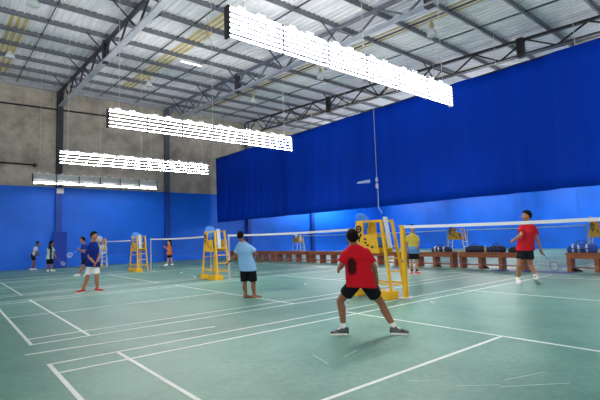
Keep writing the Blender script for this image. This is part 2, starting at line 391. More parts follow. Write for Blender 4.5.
MPALE = mat('post_grey_enamel', (168, 174, 184), .5)
def post(x, y, m, label, base=True, h=1.55):
    t = thing('net_post', label, 'post', (x, y, 0), 0, 'net posts')
    hw = .045 if m is YEL else .024
    MB().box((-hw, -hw, .03), (hw, hw, h)).build('upright', m, t, bevel=.008)
    MB().box((-.16, -.1, 0), (.16, .1, .03)).build('base_plate', PALE if m is YEL else m, t)
    MB().box((-hw-.01, -hw-.01, h-.02), (hw+.01, hw+.01, h+.03)).build('post_cap', m, t)
    MB().tube((-.075, 0, .8), (.06, 0, .8), .02).build('winder', MSTEEL, t)
net(0, -6.1, -.05, 'badminton net of the nearest court, running right from the yellow post')
net(0, 1.34, 7.44, 'badminton net right of the light blue shirt man, behind the red shirted player')
net(0, 8.78, 14.88, 'badminton net between the two yellow chair towers left of the light blue shirt man')
net(0, 16.22, 22.32, 'far badminton net just right of the navy shirted boy')
for y, l in ((-.03, 'thick yellow net post right of the nearest umpire chair'), (1.34, 'slim net post hidden behind the crouching red shirted player'), (7.44, 'slim pale net post right of the chair tower near the light blue man'),
             (8.78, 'slim net post at the left of the chair tower by the light blue shirt man'), (14.88, 'slim net post right of the far yellow chair tower'),
             (16.22, 'slim net post left of the far yellow chair tower'), (22.32, 'slim net post behind the navy shirted boy')):
    post(.02, y, YEL if y < 0 else MPALE, l)
for (a, b), l in zip(COURTS2, ('distant net beyond the benches at the right edge', 'distant net beyond the benches between two white ladder chairs', 'distant net beyond the benches behind the yellow umpire chair', 'far corner net next to the small white ladder chair')):
    net(15.55, a, b, l)
    for y, e in ((a, 'near'), (b, 'far')):
        if y > -1: post(15.55, y, MPALE, 'slim post, %s end of the %s' % (e, l.replace('distant ', '').replace('beyond the benches ', '')))

# ---------------- umpire chairs (tower faces along the net)
def umpire(x, y, label, legm, backm, board=WHITE, extras=(), h=1.72, rot=0):
    t = thing('umpire_chair', label, 'umpire chair', (x, y, 0), rot, 'umpire chairs between courts')
    wb, wt = .24, .19
    def fl(s, z): return V((s*(wb+(wt-wb)*z/h), -.60+(.60-.34)*z/h, z))
    def rl(s, z): return V((s*(wb+(wt-wb)*z/h), .57-(.57-.34)*z/h, z))
    for s in (-1, 1):
        MB().bar(fl(s, 0), fl(s, .95), .05, .05, (1, 0, 0)).build('leg', legm, t); MB().bar(rl(s, 0), rl(s, .95), .05, .05, (1, 0, 0)).build('leg', legm, t)
        MB().bar(fl(s, .95), fl(s, h), .055, .055, (1, 0, 0)).build('front_stile', YEL, t); MB().bar(rl(s, .95), rl(s, h), .055, .055, (1, 0, 0)).build('rear_stile', YEL, t)
        MB().bar(fl(s, h-.02), rl(s, h-.02), .045, .045, (1, 0, 0)).build('armrest', YEL, t)
        MB().bar(fl(s, .32), rl(s, .32), .035, .035, (1, 0, 0)).build('side_rail', YEL, t)
        # side plate and rear logo plate
        a, b, c, d = V((s*.225, -.30, .98)), V((s*.225, .24, .98)), V((s*.21, .14, 1.40)), V((s*.21, -.22, 1.40)); o = V((s*.02, 0, 0))
        pl = MB().add([a, b, c, d, a+o, b+o, c+o, d+o], [(3,2,1,0),(4,5,6,7),(0,1,5,4),(1,2,6,5),(2,3,7,6),(3,0,4,7)]).build('side_plate', YEL, t)
        for (yy, zz) in ((.1, 1.3), (.09, 1.22), (.03, 1.16), (-.1, 1.12)): MB().box((s*.245-.004, yy-.035, zz-.02), (s*.245+.004, yy+.03, zz+.018)).build('plate_marking', BLACKPAINT, pl)
        a, b, c, d = V((s*.225, .15, 1.0)), V((s*.225, .42, 1.0)), V((s*.21, .37, h)), V((s*.21, .16, h)); o = V((s*.025, 0, 0))
        lp = MB().add([a, b, c, d, a+o, b+o, c+o, d+o], [(3,2,1,0),(4,5,6,7),(0,1,5,4),(1,2,6,5),(2,3,7,6),(3,0,4,7)]).build('logo_plate', YEL, t)
        lx = s*.247
        ring = MB().lathe((lx, .28, 1.53), [(-.004, .05), (-.004, .088), (.004, .088), (.004, .05), (-.004, .05)], 20, (1, 0, 0)); ring.f = ring.f[:-2]
        ring.lathe((lx, .28, 1.53), [(-.004, .028), (.004, .028)], 14, (1, 0, 0)).build('ring_emblem', BLACKPAINT, lp)
        MB().bar((lx, .36, 1.42), (lx, .28, 1.32), .008, .045, (1, 0, 0)).bar((lx, .20, 1.42), (lx, .28, 1.32), .008, .045, (1, 0, 0)).bar((lx, .28, 1.34), (lx, .28, 1.24), .008, .045, (1, 0, 0)).build('letter_emblem', BLACKPAINT, lp)
    for z in (.3, .58, .86, 1.12): MB().bar(fl(-1, z), fl(1, z), .03, .05, (0, 0, 1)).build('rung', legm if z < .9 else YEL, t)
    for z in (.32, .8): MB().bar(rl(-1, z), rl(1, z), .03, .04, (0, 0, 1)).build('rear_rail', legm, t)
    MB().box((-.2, -.3, 1.06), (.2, .36, 1.1)).build('seat_shelf', YEL, t)
    # plastic seat with a rounded back
    MB().box((-.18, -.16, 1.1), (.18, .3, 1.34)).build('seat', backm, t, bevel=.05)
    prof = []
    for k in range(25):
        a = 2*math.pi*k/24; c, s_ = math.cos(a), math.sin(a)
        prof.append((.21*math.copysign(abs(c)**.7, c), .20*math.copysign(abs(s_)**.8, s_)))
    prof = prof[:-1]
    MB().rings([[V((px_, .36+.12*(pz+.25)+dy-.05*(px_/.21)**2, h-.01+pz)) for px_, pz in prof] for dy in (.0, .03)]).build('backrest', backm, t, bevel=.01)
    # board on the front stiles
    if board:
        a, b = fl(-1, 1.1), fl(-1, h+.06)
        MB().bar((-.08, a.y-.045, 1.1), (-.08, b.y-.045, h+.06), .13, .02, (1, 0, 0)).build('score_board', board, t)
    # ballast boxes at the feet
    MB().box((-.34, -.60, 0), (-.02, -.06, .17)).build('ballast_box', YEL, t, bevel=.012)
    MB().box((-.32, .32, 0), (-.08, .58, .16)).build('ballast_box', YEL, t, bevel=.012)
    return t
umpire(-.05, .69, 'all yellow umpire chair beside the thick yellow net post, nearest of all', YEL, BLUEP)
umpire(-.1, 8.22, 'yellow umpire chair with blue seat back standing left of the light blue shirt man', YEL, BLUEP, PALE)
umpire(-.28, 15.72, 'yellow umpire chair with blue seat back far left, near the person in orange', YEL, BLUEP, PALE)
umpire(-.1, 23.15, 'yellow umpire chair partly hidden behind the navy shirted boy', PALE, LBLUEP, None)
umpire(15.55, 7.85, 'distant yellow and white umpire chair beyond the bench bags right of yellow player', PALE, mat('navy_plastic', (20, 40, 130), .4), None, h=1.62)
umpire(15.55, .6, 'distant yellow umpire chair at the right edge beyond the blue bag', PALE, mat('amber_plastic', (226, 170, 60), .4), None, h=1.75)
umpire(15.55, 22.6, 'small distant white ladder umpire chair near the far corner', PALE, LBLUEP, WHITE, h=1.55)

# ---------------- benches
BENCH = [(-2.9, -.42, 'near the right edge, carrying one blue bag'), (.9, 3.4, 'behind the red shirted player walking away, carrying dark bags'), (3.65, 6.2, 'behind the player in the yellow shirt'),
         (6.45, 9.6, 'behind the nearest yellow umpire chair'), (9.75, 12.5, 'left of the crouching red shirted player'), (12.65, 15.55, 'under the small distant white ladder chair'),
         (16.05, 18.7, 'right beside the light blue shirt man'), (18.85, 21.4, 'half hidden behind the light blue shirt man and his chair tower')]
BH = .61
for a, b, l in BENCH:
    t = thing('bench', 'long brown wooden bench '+l, 'bench', (8.0, (a+b)/2, 0), 0, 'brown wooden benches'); hl = (b-a)/2
    MB().box((-.03, -hl, BH-.05), (.47, hl, BH)).build('seat', WOOD, t, bevel=.008)
    MB().box((0, -hl+.03, BH-.19), (.03, hl-.03, BH-.05)).build('apron', WOOD, t); MB().box((.41, -hl+.03, BH-.19), (.44, hl-.03, BH-.05)).build('apron', WOOD, t)
    for k in range(4):
        y = -hl+.08+(2*hl-.16)*k/3; MB().box((.03, y-.06, 0), (.41, y+.06, BH-.05)).build('leg', WOOD, t)
    MB().box((.2, -hl+.1, .1), (.24, hl-.1, .15)).build('stretcher', WOOD, t)

# ---------------- bags and small things by the benches
def bag(x, y, L, W, H, m, m2, label, name='racket_bag', rot=0.0, z=BH):
    t = thing(name, label, 'bag', (x, y, z), rot, 'sports bags on the benches')
    def sec(f): return [V((W/2*math.copysign(abs(math.cos(a))**.6, math.cos(a))*f[1], f[0]*L/2, H*.5+H/2*math.copysign(abs(math.sin(a))**.6, math.sin(a))*f[2]-H*.5*(1-f[2]))) for a in [2*math.pi*k/20 for k in range(20)]]
    MB().rings([sec(f) for f in ((-1, .55, .55), (-.94, .85, .8), (-.6, 1, .95), (0, 1, 1.0), (.5, .98, .92), (.9, .8, .75), (1, .5, .5))]).build('bag_body', m, t, True)
    for k in (-.45, .1, .5):
        MB().rings([[p*1.015+V((0, 0, -.004)) for p in sec((k+d, 1.0, .97))] for d in (-.07, .07)], True).build('stripe', m2, t)
    MB().path([(-W*.1, -L*.2, H*.95), (-W*.1, -L*.12, H*1.25), (-W*.1, L*.12, H*1.25), (-W*.1, L*.2, H*.95)], .014).build('handle', DARK, t, True)
    MB().path([(-W*.48, -L*.35, H*.5), (-W*.62, 0, H*.3), (-W*.48, L*.35, H*.5)], .015).build('shoulder_strap', DARK, t, True)
NAVYB = mat('navy_bag_cloth', (22, 36, 92), .6); BLKB = mat('black_bag_cloth', (24, 25, 32), .6); BLUB = mat('blue_bag_cloth', (26, 62, 160), .5); MARB = mat('dark_maroon_bag_cloth', (50, 28, 30), .6)
bag(8.2, 4.25, .85, .34, .24, NAVYB, WHITE, 'navy bag with white stripes on the bench behind the player in yellow')
bag(8.2, 2.75, .8, .34, .26, BLKB, NAVYB, 'black bag left of the cream bottle on the bench behind the walking red shirted player')
bag(8.2, 1.95, .62, .34, .26, BLKB, BLUB, 'black bag right of the cream bottle on the bench')
bag(8.2, 1.2, .55, .32, .2, MARB, BLKB, 'dark maroon bag on the bench end beside the walking red shirted player')
bag(8.22, -.85, .82, .36, .3, BLUB, LBLUEP, 'blue bag with pale markings alone on the bench at the right edge')
t = thing('bottle', 'cream bottle standing between two black bags on the bench', 'bottle', (8.12, 2.33, BH))
MB().lathe((0, 0, 0), [(0, .04), (.14, .042), (.19, .03), (.21, .016)], 14).build('bottle_body', mat('cream_plastic', (222, 200, 160), .4), t, True); MB().lathe((0, 0, .21), [(0, .02), (.03, .02)], 12).build('lid', WHITE, t)
def shoe_mb(a, d, L, k=1.0, lift=0.0):             # a: floor point under the ankle, d: toe direction
    d = V((d[0], d[1], d[2] if len(d) > 2 else 0)).normalized(); x = V((d.y, -d.x, 0)).normalized(); u = x.cross(d).normalized(); rs = []
    for f, wd, hh in ((-.27, .55, .06), (-.25, .8, .085), (-.12, .95, .095), (.05, .92, .09), (.25, .95, .07), (.5, 1.1, .052), (.66, .95, .042), (.73, .6, .03)):
        c = a + d*f*L; wv = .044*wd*k*L/.26
        rs.append([c+x*wv*math.copysign(abs(math.cos(q))**.6, math.cos(q))+u*(hh/2*L/.26*(1+math.copysign(abs(math.sin(q))**.6, math.sin(q)))) for q in [2*math.pi*j/16 for j in range(16)]])
    return MB().rings(rs), rs
for px_, l in (((438, 266.5), 'dark shoe under the bench behind the player in yellow'), ((489, 267.5), 'dark shoe under the bench left of the walking red shirted player'), ((580, 270.5), 'dark sandal under the bench at the right edge')):
    g = ground(*px_); g.x = 8.25
    t = thing('shoe', l, 'shoe', g); MB_, rs = shoe_mb(V((0, 0, .012)), (-.3, -1), .28); MB_.build('upper', DARK, t, True)
    sh, _ = shoe_mb(V((0, 0, 0)), (-.3, -1), .285); sh.v = [V((q.x, q.y, min(q.z, .014))) for q in sh.v]; sh.build('sole', BLACKPAINT, t)
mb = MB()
mb.box((7.3, -.75, .001), (7.95, 1.75, .006)); tag(mb.build('floor_strip', mat('navy_floor_strip', (38, 48, 120), .5)), 'dark blue strip flat on the floor in front of the right benches', 'sheet')  # thin dark blue strip over the green mat, along the bench fronts

# ---------------- shuttlecocks
CORK = mat('cork_white', (240, 236, 226), .6); FEA = mat('white_feather', (238, 240, 240), .7)
def shuttle(g, ang, label):
    t = thing('shuttlecock', label, 'shuttlecock', (g.x, g.y, .032), ang, 'shuttlecocks on the floor')
    MB().ell((0, -.012, -.018), ((.0135, 0, 0), (0, .016, 0), (0, 0, .0135))).build('cork', CORK, t, True)
    mb = MB()
    for k in range(16):
        a = 2*math.pi*k/16; c, s_ = math.cos(a), math.sin(a); e = V((c, 0, s_)); q = V((-s_, 0, c)); b0 = V((0, 0, -.018)); b1 = V((0, .066, 0))
        mb.add([b0+e*.011-q*.002, b0+e*.011+q*.002, b1+e*.031+q*.008, b1+e*.031-q*.008, b0+e*.0095-q*.002, b0+e*.0095+q*.002, b1+e*.0295+q*.008, b1+e*.0295-q*.008], [(0,1,2,3),(7,6,5,4),(0,4,5,1),(1,5,6,2),(2,6,7,3),(3,7,4,0)])
    mb.build('feathers', FEA, t)
    MB().lathe((0, .03, -.01), [(-.001, .0185), (.001, .019), (.001, .0205), (-.001, .020)], 16, (0, 1, 0)).build('thread_band', FEA, t)
for x, y, a, l in ((433, 303.5, .9, 'white shuttlecock on open floor right of the thick yellow post'), (348, 304, 2.2, 'white shuttlecock between the legs of the crouching red shirted player'), (307, 285, .3, 'white shuttlecock on the floor between the two nearest standing backs'),
                   (182, 273, 1.7, 'white shuttlecock on the far floor near the person in orange'), (194, 277.5, 4, 'white shuttlecock just left of the chair tower by the light blue shirt man')):
    shuttle(ground(x, y), a, l)

# ---------------- rackets
STR = mat('racket_strings', (220, 224, 228), .6)
def racket(a, d, nrm, label, fm, L=.67):
    a = V(a); d = V(d).normalized(); n = V(nrm); n = (n-d*n.dot(d)).normalized(); x = d.cross(n)
    t = thing('badminton_racket', label, 'racket', a, 0, 'badminton rackets')
    MB().tube(d*-.06, d*.12, .014, .013).build('handle', DARK, t, True); MB().tube(d*.12, d*.37, .004).build('shaft', fm, t)
    c = d*(.37+.125); pts = [c+d*-.125*math.cos(q)+x*.098*math.sin(q) for q in [2*math.pi*k/32 for k in range(33)]]
    MB().path(pts, .0065, 8).build('frame', fm, t, True)
    mb = MB()
    for k in range(-5, 6):
        f = k/6; e = math.sqrt(1-f*f); mb.bar(c+x*.098*f-d*.125*e, c+x*.098*f+d*.125*e, .002, .002)
        mb.bar(c+d*.125*f-x*.098*e, c+d*.125*f+x*.098*e, .002, .002)
    mb.build('strings', STR, t)

# ================================================================ PEOPLE
SKIN = mat('skin', (168, 112, 82), .55, var=.06, vscale=6); SKIN2 = mat('tanned_skin', (142, 92, 66), .55, var=.06, vscale=6); SKIN3 = mat('fair_skin', (198, 148, 116), .55, var=.05, vscale=6)
HAIR = mat('black_hair', (12, 10, 10), .75, spec=.15, bump=.5, bscale=60); EYEW = mat('eye_white', (225, 222, 216), .3); IRIS = mat('dark_iris', (26, 18, 14), .2); LIP = mat('lips', (150, 82, 74), .5)
def cloth(name, rgb, **k): return mat(name, rgb, .85, spec=.15, bump=.55, bscale=9, **k)
def pattern(name, base, stops, axis='Z', scale=1.0):          # bands of colour along an axis of the garment
    m = cloth(name, base); nt = m.node_tree; b = nt.nodes['Principled BSDF']; tc = nt.nodes.new('ShaderNodeTexCoord'); sp = nt.nodes.new('ShaderNodeSeparateXYZ')
    nz = nt.nodes.new('ShaderNodeTexNoise'); nz.inputs['Scale'].default_value = 7; ad = nt.nodes.new('ShaderNodeMath'); ad.operation = 'MULTIPLY_ADD'; ad.inputs[1].default_value = .12
    nt.links.new(tc.outputs['Generated'], sp.inputs[0]); nt.links.new(tc.outputs['Object'], nz.inputs['Vector']); nt.links.new(nz.outputs['Fac'], ad.inputs[0]); nt.links.new(sp.outputs[axis], ad.inputs[2])
    r = nt.nodes.new('ShaderNodeValToRGB'); r.color_ramp.interpolation = 'CONSTANT'; e = r.color_ramp.elements
    while len(e) < len(stops): e.new(.5)
    for q, (p, c) in zip(e, stops): q.position = p; q.color = (*lin(c), 1)
    nt.links.new(ad.outputs[0], r.inputs[0]); nt.links.new(r.outputs[0], b.inputs['Base Color']); return m
BLKC = cloth('black_cloth', (22, 22, 26)); WHTC = cloth('white_cloth', (226, 228, 230)); SOCK = cloth('white_sock', (232, 232, 230))

def hand(mb, wr, d, side, k, curl=.6):
    """palm, four fingers of unequal length and a thumb; d = forearm direction, side = thumb direction."""
    d = d.normalized(); x = (side-d*side.dot(d)).normalized(); n = d.cross(x)
    def sec(c, a, b): return [c+x*a*math.cos(q)+n*b*math.sin(q) for q in [2*math.pi*j/10 for j in range(10)]]
    mb.rings([sec(wr-d*.02*k, .024*k, .018*k), sec(wr+d*.03*k, .032*k, .016*k), sec(wr+d*.085*k, .040*k, .014*k)])
    for o, l in ((.031, .068), (.0105, .078), (-.0105, .072), (-.031, .056)):
        b0 = wr+d*.075*k+x*o*k; d1 = (d+n*curl*.5+x*o*3).normalized(); d2 = (d+n*curl*1.6).normalized()
        b1 = b0+d1*l*.55*k; b2 = b1+d2*l*.55*k
        mb.caps(b0, b1, .0095*k, .009*k).caps(b1, b2, .009*k, .0078*k)
    b0 = wr+d*.025*k+x*.026*k; b1 = b0+(d*.6+x*.8+n*.3).normalized()*.04*k; mb.caps(b0, b1, .0115*k, .010*k).caps(b1, b1+(d+n*.6*curl).normalized()*.032*k, .010*k, .0085*k)

def person(label, feet, toes, J, face, skin, shirt, shorts, shoes, hair='short', vox=.008, H=1.7, bw=1.0, lift=(0, 0), sleeve=.62, shortlen=.72, socks=None, pat=None, hem=.02, curl=(.6, .6), barefoot=False):
    """feet: floor pixel under each ankle; J: joints as (pixel x, pixel y, metres farther away than the feet)."""
    G = [ground(*f) for f in feet]; D0 = (depth(G[0])+depth(G[1]))/2; base = (G[0]+G[1])/2; base.z = 0
    if lift != (0, 0): base = V(((G[0] if lift[0] == 0 else G[1]).x, (G[0] if lift[0] == 0 else G[1]).y, 0)); 
    t = thing('person', label, 'person', base)
    k = H/1.72
    wdir = V((fw.x, fw.y, 0)).normalized(); udir = V((rt.x, rt.y, 0)).normalized()
    P = {n: at(p[0], p[1], D0+p[2]) for n, p in J.items() if n not in ('hs', 'hface')}
    F = (udir*face[0]+wdir*face[1]).normalized(); UP = V((0, 0, 1))
    TD = [(udir*q[0]+wdir*q[1]).normalized() for q in toes]
    ank = [G[i]+UP*(.085*k+lift[i]) for i in (0, 1)]
    P['neck'] = P['neck']+UP*.022*k
    sp = (P['neck']-P['pel']); spn = sp.normalized()
    lat = (P['shr']-P['shl']).normalized(); fwd = spn.cross(lat).normalized()          # chest frame
    hl = (P['hipr']-P['hipl']).normalized()
    def ring(c, a, b, lv, ax=None, n=20):
        lv = lv.normalized(); dv = (spn if ax is None else ax).cross(lv).normalized()
        return [c+lv*a*math.copysign(abs(math.cos(q))**.85, math.cos(q))+dv*b*math.copysign(abs(math.sin(q))**.85, math.sin(q)) for q in [2*math.pi*j/n for j in range(n)]]
    shw = (P['shr']-P['shl']).length/2
    def torso(g, lowest=-.02):
        c = lambda f: P['pel']+sp*f; L2 = lambda f: hl.lerp(lat, max(0, min(1, f)))
        s_ = bw*k
        mid = (P['shl']+P['shr'])/2
        return [ring(P['pel']+spn*lowest, .160*s_+g, .112*s_+g, hl), ring(c(.18), .150*s_+g, .105*s_+g, L2(.3)), ring(c(.42), .150*s_+g, .102*s_+g, L2(.6)),
                ring(c(.66).lerp(P['pel'].lerp(mid, .74), .6), .165*s_+g, .112*s_+g, lat), ring(mid, max(.15*s_, shw*.98)+g*.6, .092*s_+g, lat), ring(mid.lerp(P['neck'], .62), max(.10*s_, shw*.68)+g*.4, .072*s_+g, lat), ring(c(1.0), .058*s_+g*.5, .056*s_+g*.5, lat)]
    # ---- body
    b = MB(); b.rings(torso(0))
    for s, q in (('l', 0), ('r', 1)):
        sh, el, wr, hp, kn = (P[n+s] for n in ('sh', 'el', 'wr', 'hip', 'kn')); an = ank[q]
        sb = sh-UP*.026*k+((P['shl']+P['shr'])/2-sh)*.14; b.caps(sb, el, .046*k, .039*k).caps(el, el.lerp(wr, .35), .039*k, .038*k).caps(el.lerp(wr, .35), wr, .038*k, .026*k)
        hand(b, wr+(wr-el).normalized()*.01, wr-el, F if (wr-el).normalized().dot(F) < .8 else UP, k, curl[q])
        b.caps(hp, kn, .083*k*bw, .055*k); cf = kn.lerp(an, .3)-TD[q]*.012*k
        b.caps(kn, cf, .054*k, .059*k).caps(cf, an, .059*k, .036*k)
        td = TD[q]; d3 = V((td.x, td.y, -lift[q]/.26*1.2 if lift[q] else 0)).normalized()
        a0 = an-UP*.045*k
        if barefoot:
            mbf, _ = shoe_mb(V((an.x, an.y, .0)), (td.x, td.y), .25*k, .85); b.add(mbf.v, mbf.f); b.tube(an, an-UP*.05*k, .033*k, .034*k)
        else: b.caps(a0-d3*.03*k, a0+d3*.12*k-UP*.008, .03*k, .024*k).caps(an, a0, .034*k, .03*k)
    hc = P['head']-UP*.026*k; hk = J['hs'][0]/.23 if 'hs' in J else k
    HF = F if 'hface' not in J else (udir*J['hface'][0]+wdir*J['hface'][1]+UP*J['hface'][2]).normalized(); HX = HF.cross(UP).normalized(); HU = HX.cross(HF).normalized()
    def h(x, y, z): return hc+(HX*x+HF*y+HU*z)*hk
    def he(x, y, z): return (HX*x*hk, HF*y*hk, HU*z*hk)
    b.caps(P['neck']-spn*.04, h(0, -.015, -.05), .060*k, .056*k)
    b.ell(h(0, -.008, .022), he(.076, .094, .093), 20, 14).ell(h(0, .022, -.042), he(.064, .072, .066), 16, 10).ell(h(0, .05, -.086), he(.032, .03, .026))
    b.ell(h(0, .100, -.022), he(.015, .020, .024)).ell(h(0, .092, .0), he(.010, .012, .030))
    for s in (-1, 1): b.ell(h(s*.076, -.008, -.012), he(.010, .021, .031)).ell(h(s*.033, .078, -.03), he(.022, .018, .022))
    b.fuse('body', skin, t, vox, base, 2)
    for s in (-1, 1):
        e = MB().ell(h(s*.031, .0765, .002), he(.0135, .010, .0072), 12, 8).build('eye', EYEW, t, True, off=base)
        MB().ell(h(s*.031, .0845, .002), he(.0062, .004, .0064), 10, 6).build('iris', IRIS, e, True, off=base)
        MB().ell(h(s*.032, .0895, .023), he(.019, .006, .0045), 10, 6).build('eyebrow', HAIR, t, True, off=base)
    MB().ell(h(0, .089, -.062), he(.023, .007, .0065), 12, 6).build('mouth', LIP, t, True, off=base)
    # ---- hair
    hm = MB(); n, m2 = 40, 26; rr = random.Random(len(label)*7+int(feet[0][0])); ph = [rr.uniform(0, 6) for _ in range(6)]; rs = []
    for i in range(1, m2):
        th = math.pi*i/m2; row = []
        for j in range(n):
            a = 2*math.pi*j/n; dx, dy, dz = math.cos(a)*math.sin(th), math.sin(a)*math.sin(th), -math.cos(th)
            line = .50 if dy > .55 else (.50+(.55-dy)*-1.15 if dy > -.15 else -.305-.62*min(1, (-.15-dy)/.55))
            g = max(0, min(1, (dz-line)/.16+.5)); g = g*g*(3-2*g)
            nz = .04*math.sin(9*dx+ph[0])*math.sin(8*dy+ph[1])+.03*math.sin(17*dz+11*dx+ph[2])+.02*math.sin(23*dy+ph[3])*math.sin(19*dx)
            f = .86*(1-g)+(1.22+nz+.08*max(0, dz)+.06*max(0, -dy))*g
            row.append(h(dx*.074*f, -.008+dy*.094*f, .022+dz*.093*f))
        rs.append(row)
    hm.rings(rs); hm.build('hair', HAIR, t, True, off=base)
    if hair == 'long':
        MB().rings([[h(.075*wd*math.cos(q), -.085+yo+.04*math.sin(q), z) for q in [2*math.pi*j/14 for j in range(14)]] for z, wd, yo in ((.06, .7, .02), (0, 1, 0), (-.1, 1.0, -.01), (-.2, .85, -.02), (-.29, .45, -.03))]).build('hair_length', HAIR, t, True, off=base)
    # ---- shirt, shorts
    mid_ = (P['shl']+P['shr'])/2; s1 = MB(); tr = torso(.022, -hem-.06); tr[0] = ring(P['pel']-spn*(hem+.06), .185*bw*k+.02, .140*bw*k+.02, hl); tr[1] = ring(P['pel']+spn*.05, .172*bw*k+.022, .128*bw*k+.022, hl); tr[-1] = ring(P['neck']-spn*.012, .064*k, .062*k, lat); s1.rings(tr)
    for s in 'lr':
        sh, el = P['sh'+s], P['el'+s]; e = sh.lerp(el, sleeve) if sleeve < 1 else el
        s0 = sh-UP*.014*k+(mid_-sh)*.08; s1.ball(s0, .066*k).tube(s0, e, .066*k, .076*k, 16)
    s1.fuse('shirt', shirt, t, max(vox*1.3, .010), base, 2)
    s2 = MB(); s2.rings([ring(P['pel']+spn*.03, .150*bw*k+.006, .106*bw*k+.006, hl), ring(P['pel']-spn*.02, .158*bw*k+.006, .114*bw*k+.006, hl), ring(P['pel']-spn*.10*k, .165*bw*k+.012, .118*bw*k+.012, hl)])
    for s in 'lr':
        hp, kn = P['hip'+s], P['kn'+s]; e = hp.lerp(kn, shortlen); s2.ball(hp, .088*k*bw).tube(hp, e, .094*k*bw, .088*k*bw+.008, 18)
    s2.fuse('shorts', shorts, t, max(vox*1.3, .010), base, 2)
    # ---- socks, shoes
    for q, s in ((0, 'l'), (1, 'r')):
        td = TD[q]; an = ank[q]; kn = P['kn'+s]; up_ = (kn-an).normalized()
        if barefoot: continue
        if socks:
            MB().tube(an-UP*.03*k, an+up_*.085*k, .042*k, .045*k, 14).build('sock', socks, t, True, off=base)
        lf = lift[q]; dd = (td.x, td.y, -lf/.2 if lf else 0); a0 = V((an.x, an.y, lf*.72 if lf else 0))
        sm, rs = shoe_mb(a0+UP*.012, dd, .275*k, 1.12); so = sm.build('shoe', shoes[0], t, True, off=base)
        dv = V(dd).normalized(); xx = V((td.y, -td.x, 0)); uu = xx.cross(dv)
        mb = MB(); mb.rings([[a0+dv*f*.28*k+xx*.050*wd*k+uu*z for f, wd in ((-.27, .5), (-.1, .95), (.1, .95), (.4, 1.1), (.6, 1.0), (.73, .5), (.73, -.5), (.6, -1.0), (.4, -1.1), (.1, -.95), (-.1, -.95), (-.27, -.5))] for z in (0, .026)])
        mb.build('sole', shoes[1], so, False, off=base)
        mb = MB()
        for f in (.18, .27, .36): mb.bar(a0+dv*f*.275*k-xx*.034+uu*(.115-.14*f), a0+dv*f*.275*k+xx*.034+uu*(.115-.14*f), .01, .01)
        mb.build('laces', shoes[1], so, False, off=base)
    return t, P

RED = cloth('red_shirt_cloth', (192, 20, 36))
def red_back():
    m = cloth('red_shirt_with_dark_patch', (206, 22, 38)); nt = m.node_tree; b = nt.nodes['Principled BSDF']; tc = nt.nodes.new('ShaderNodeTexCoord')
    mp = nt.nodes.new('ShaderNodeMapping'); g = PATCH; mp.inputs['Location'].default_value = (-g.x, -g.y, -g.z); mp.vector_type = 'POINT'
    sc = nt.nodes.new('ShaderNodeMapping'); sc.inputs['Scale'].default_value = (13, 13, 7.5); nz = nt.nodes.new('ShaderNodeTexNoise'); nz.inputs['Scale'].default_value = 11
    ln = nt.nodes.new('ShaderNodeVectorMath'); ln.operation = 'LENGTH'; ad = nt.nodes.new('ShaderNodeMath'); ad.operation = 'MULTIPLY_ADD'; ad.inputs[1].default_value = .7
    r = nt.nodes.new('ShaderNodeValToRGB'); e = r.color_ramp.elements; e[0].position = 1.02; e[0].position = .80; e[0].color = (*lin((58, 14, 20)), 1); e[1].position = 1.0; e[1].color = (*lin((196, 20, 36)), 1)
    dv = nt.nodes.new('ShaderNodeMath'); dv.operation = 'MULTIPLY'; dv.inputs[1].default_value = .7
    nt.links.new(tc.outputs['Object'], mp.inputs[0]); nt.links.new(mp.outputs[0], sc.inputs[0]); nt.links.new(sc.outputs[0], ln.inputs[0]); nt.links.new(tc.outputs['Object'], nz.inputs['Vector'])
    nt.links.new(nz.outputs['Fac'], ad.inputs[0]); nt.links.new(ln.outputs['Value'], ad.inputs[2]); nt.links.new(ad.outputs[0], dv.inputs[0]); nt.links.new(dv.outputs[0], r.inputs[0]); nt.links.new(r.outputs[0], b.inputs['Base Color']); return m
SHBLK = mat('black_shoe', (26, 27, 31), .5, rgb2=(110, 114, 120), vscale=18); SHWHT = mat('white_shoe', (228, 228, 226), .5); SHRED = mat('red_shoe', (176, 44, 38), .5); SHPINK = mat('coral_shoe', (226, 70, 62), .5)
SOLEW = mat('white_sole', (232, 232, 230), .5)

# -- crouching red shirted player, seen from behind
feet = [(344, 334.5), (395, 334.0)]; G = [ground(*f) for f in feet]; D0 = (depth(G[0])+depth(G[1]))/2
b0 = (G[0]+G[1])/2; b0.z = 0; PATCH = at(351.5, 266, D0-.16)-b0
person('nearest person, in red shirt and black shorts, crouching with legs wide apart', feet, [(-1, .15), (.9, -.25)],
       {'head': (352, 236, .06), 'neck': (354, 245, .02), 'pel': (360.5, 281, -.06), 'shl': (345.5, 252.5, .0), 'shr': (366.5, 251, .0), 'ell': (340.5, 267, -.02), 'wrl': (338.5, 269.5, .20), 'elr': (374.5, 268, -.03), 'wrr': (377, 282, .10),
        'hipl': (354, 284.5, -.06), 'hipr': (367.5, 285, -.06), 'knl': (340, 301, .10), 'knr': (381.5, 303.5, .08), 'hs': (.215,)},
       (-.05, 1), SKIN2, red_back(), BLKC, (SHBLK, SOLEW), vox=.0075, H=1.62, bw=1.1, socks=SOCK, shortlen=.55, hem=.03, sleeve=.7)
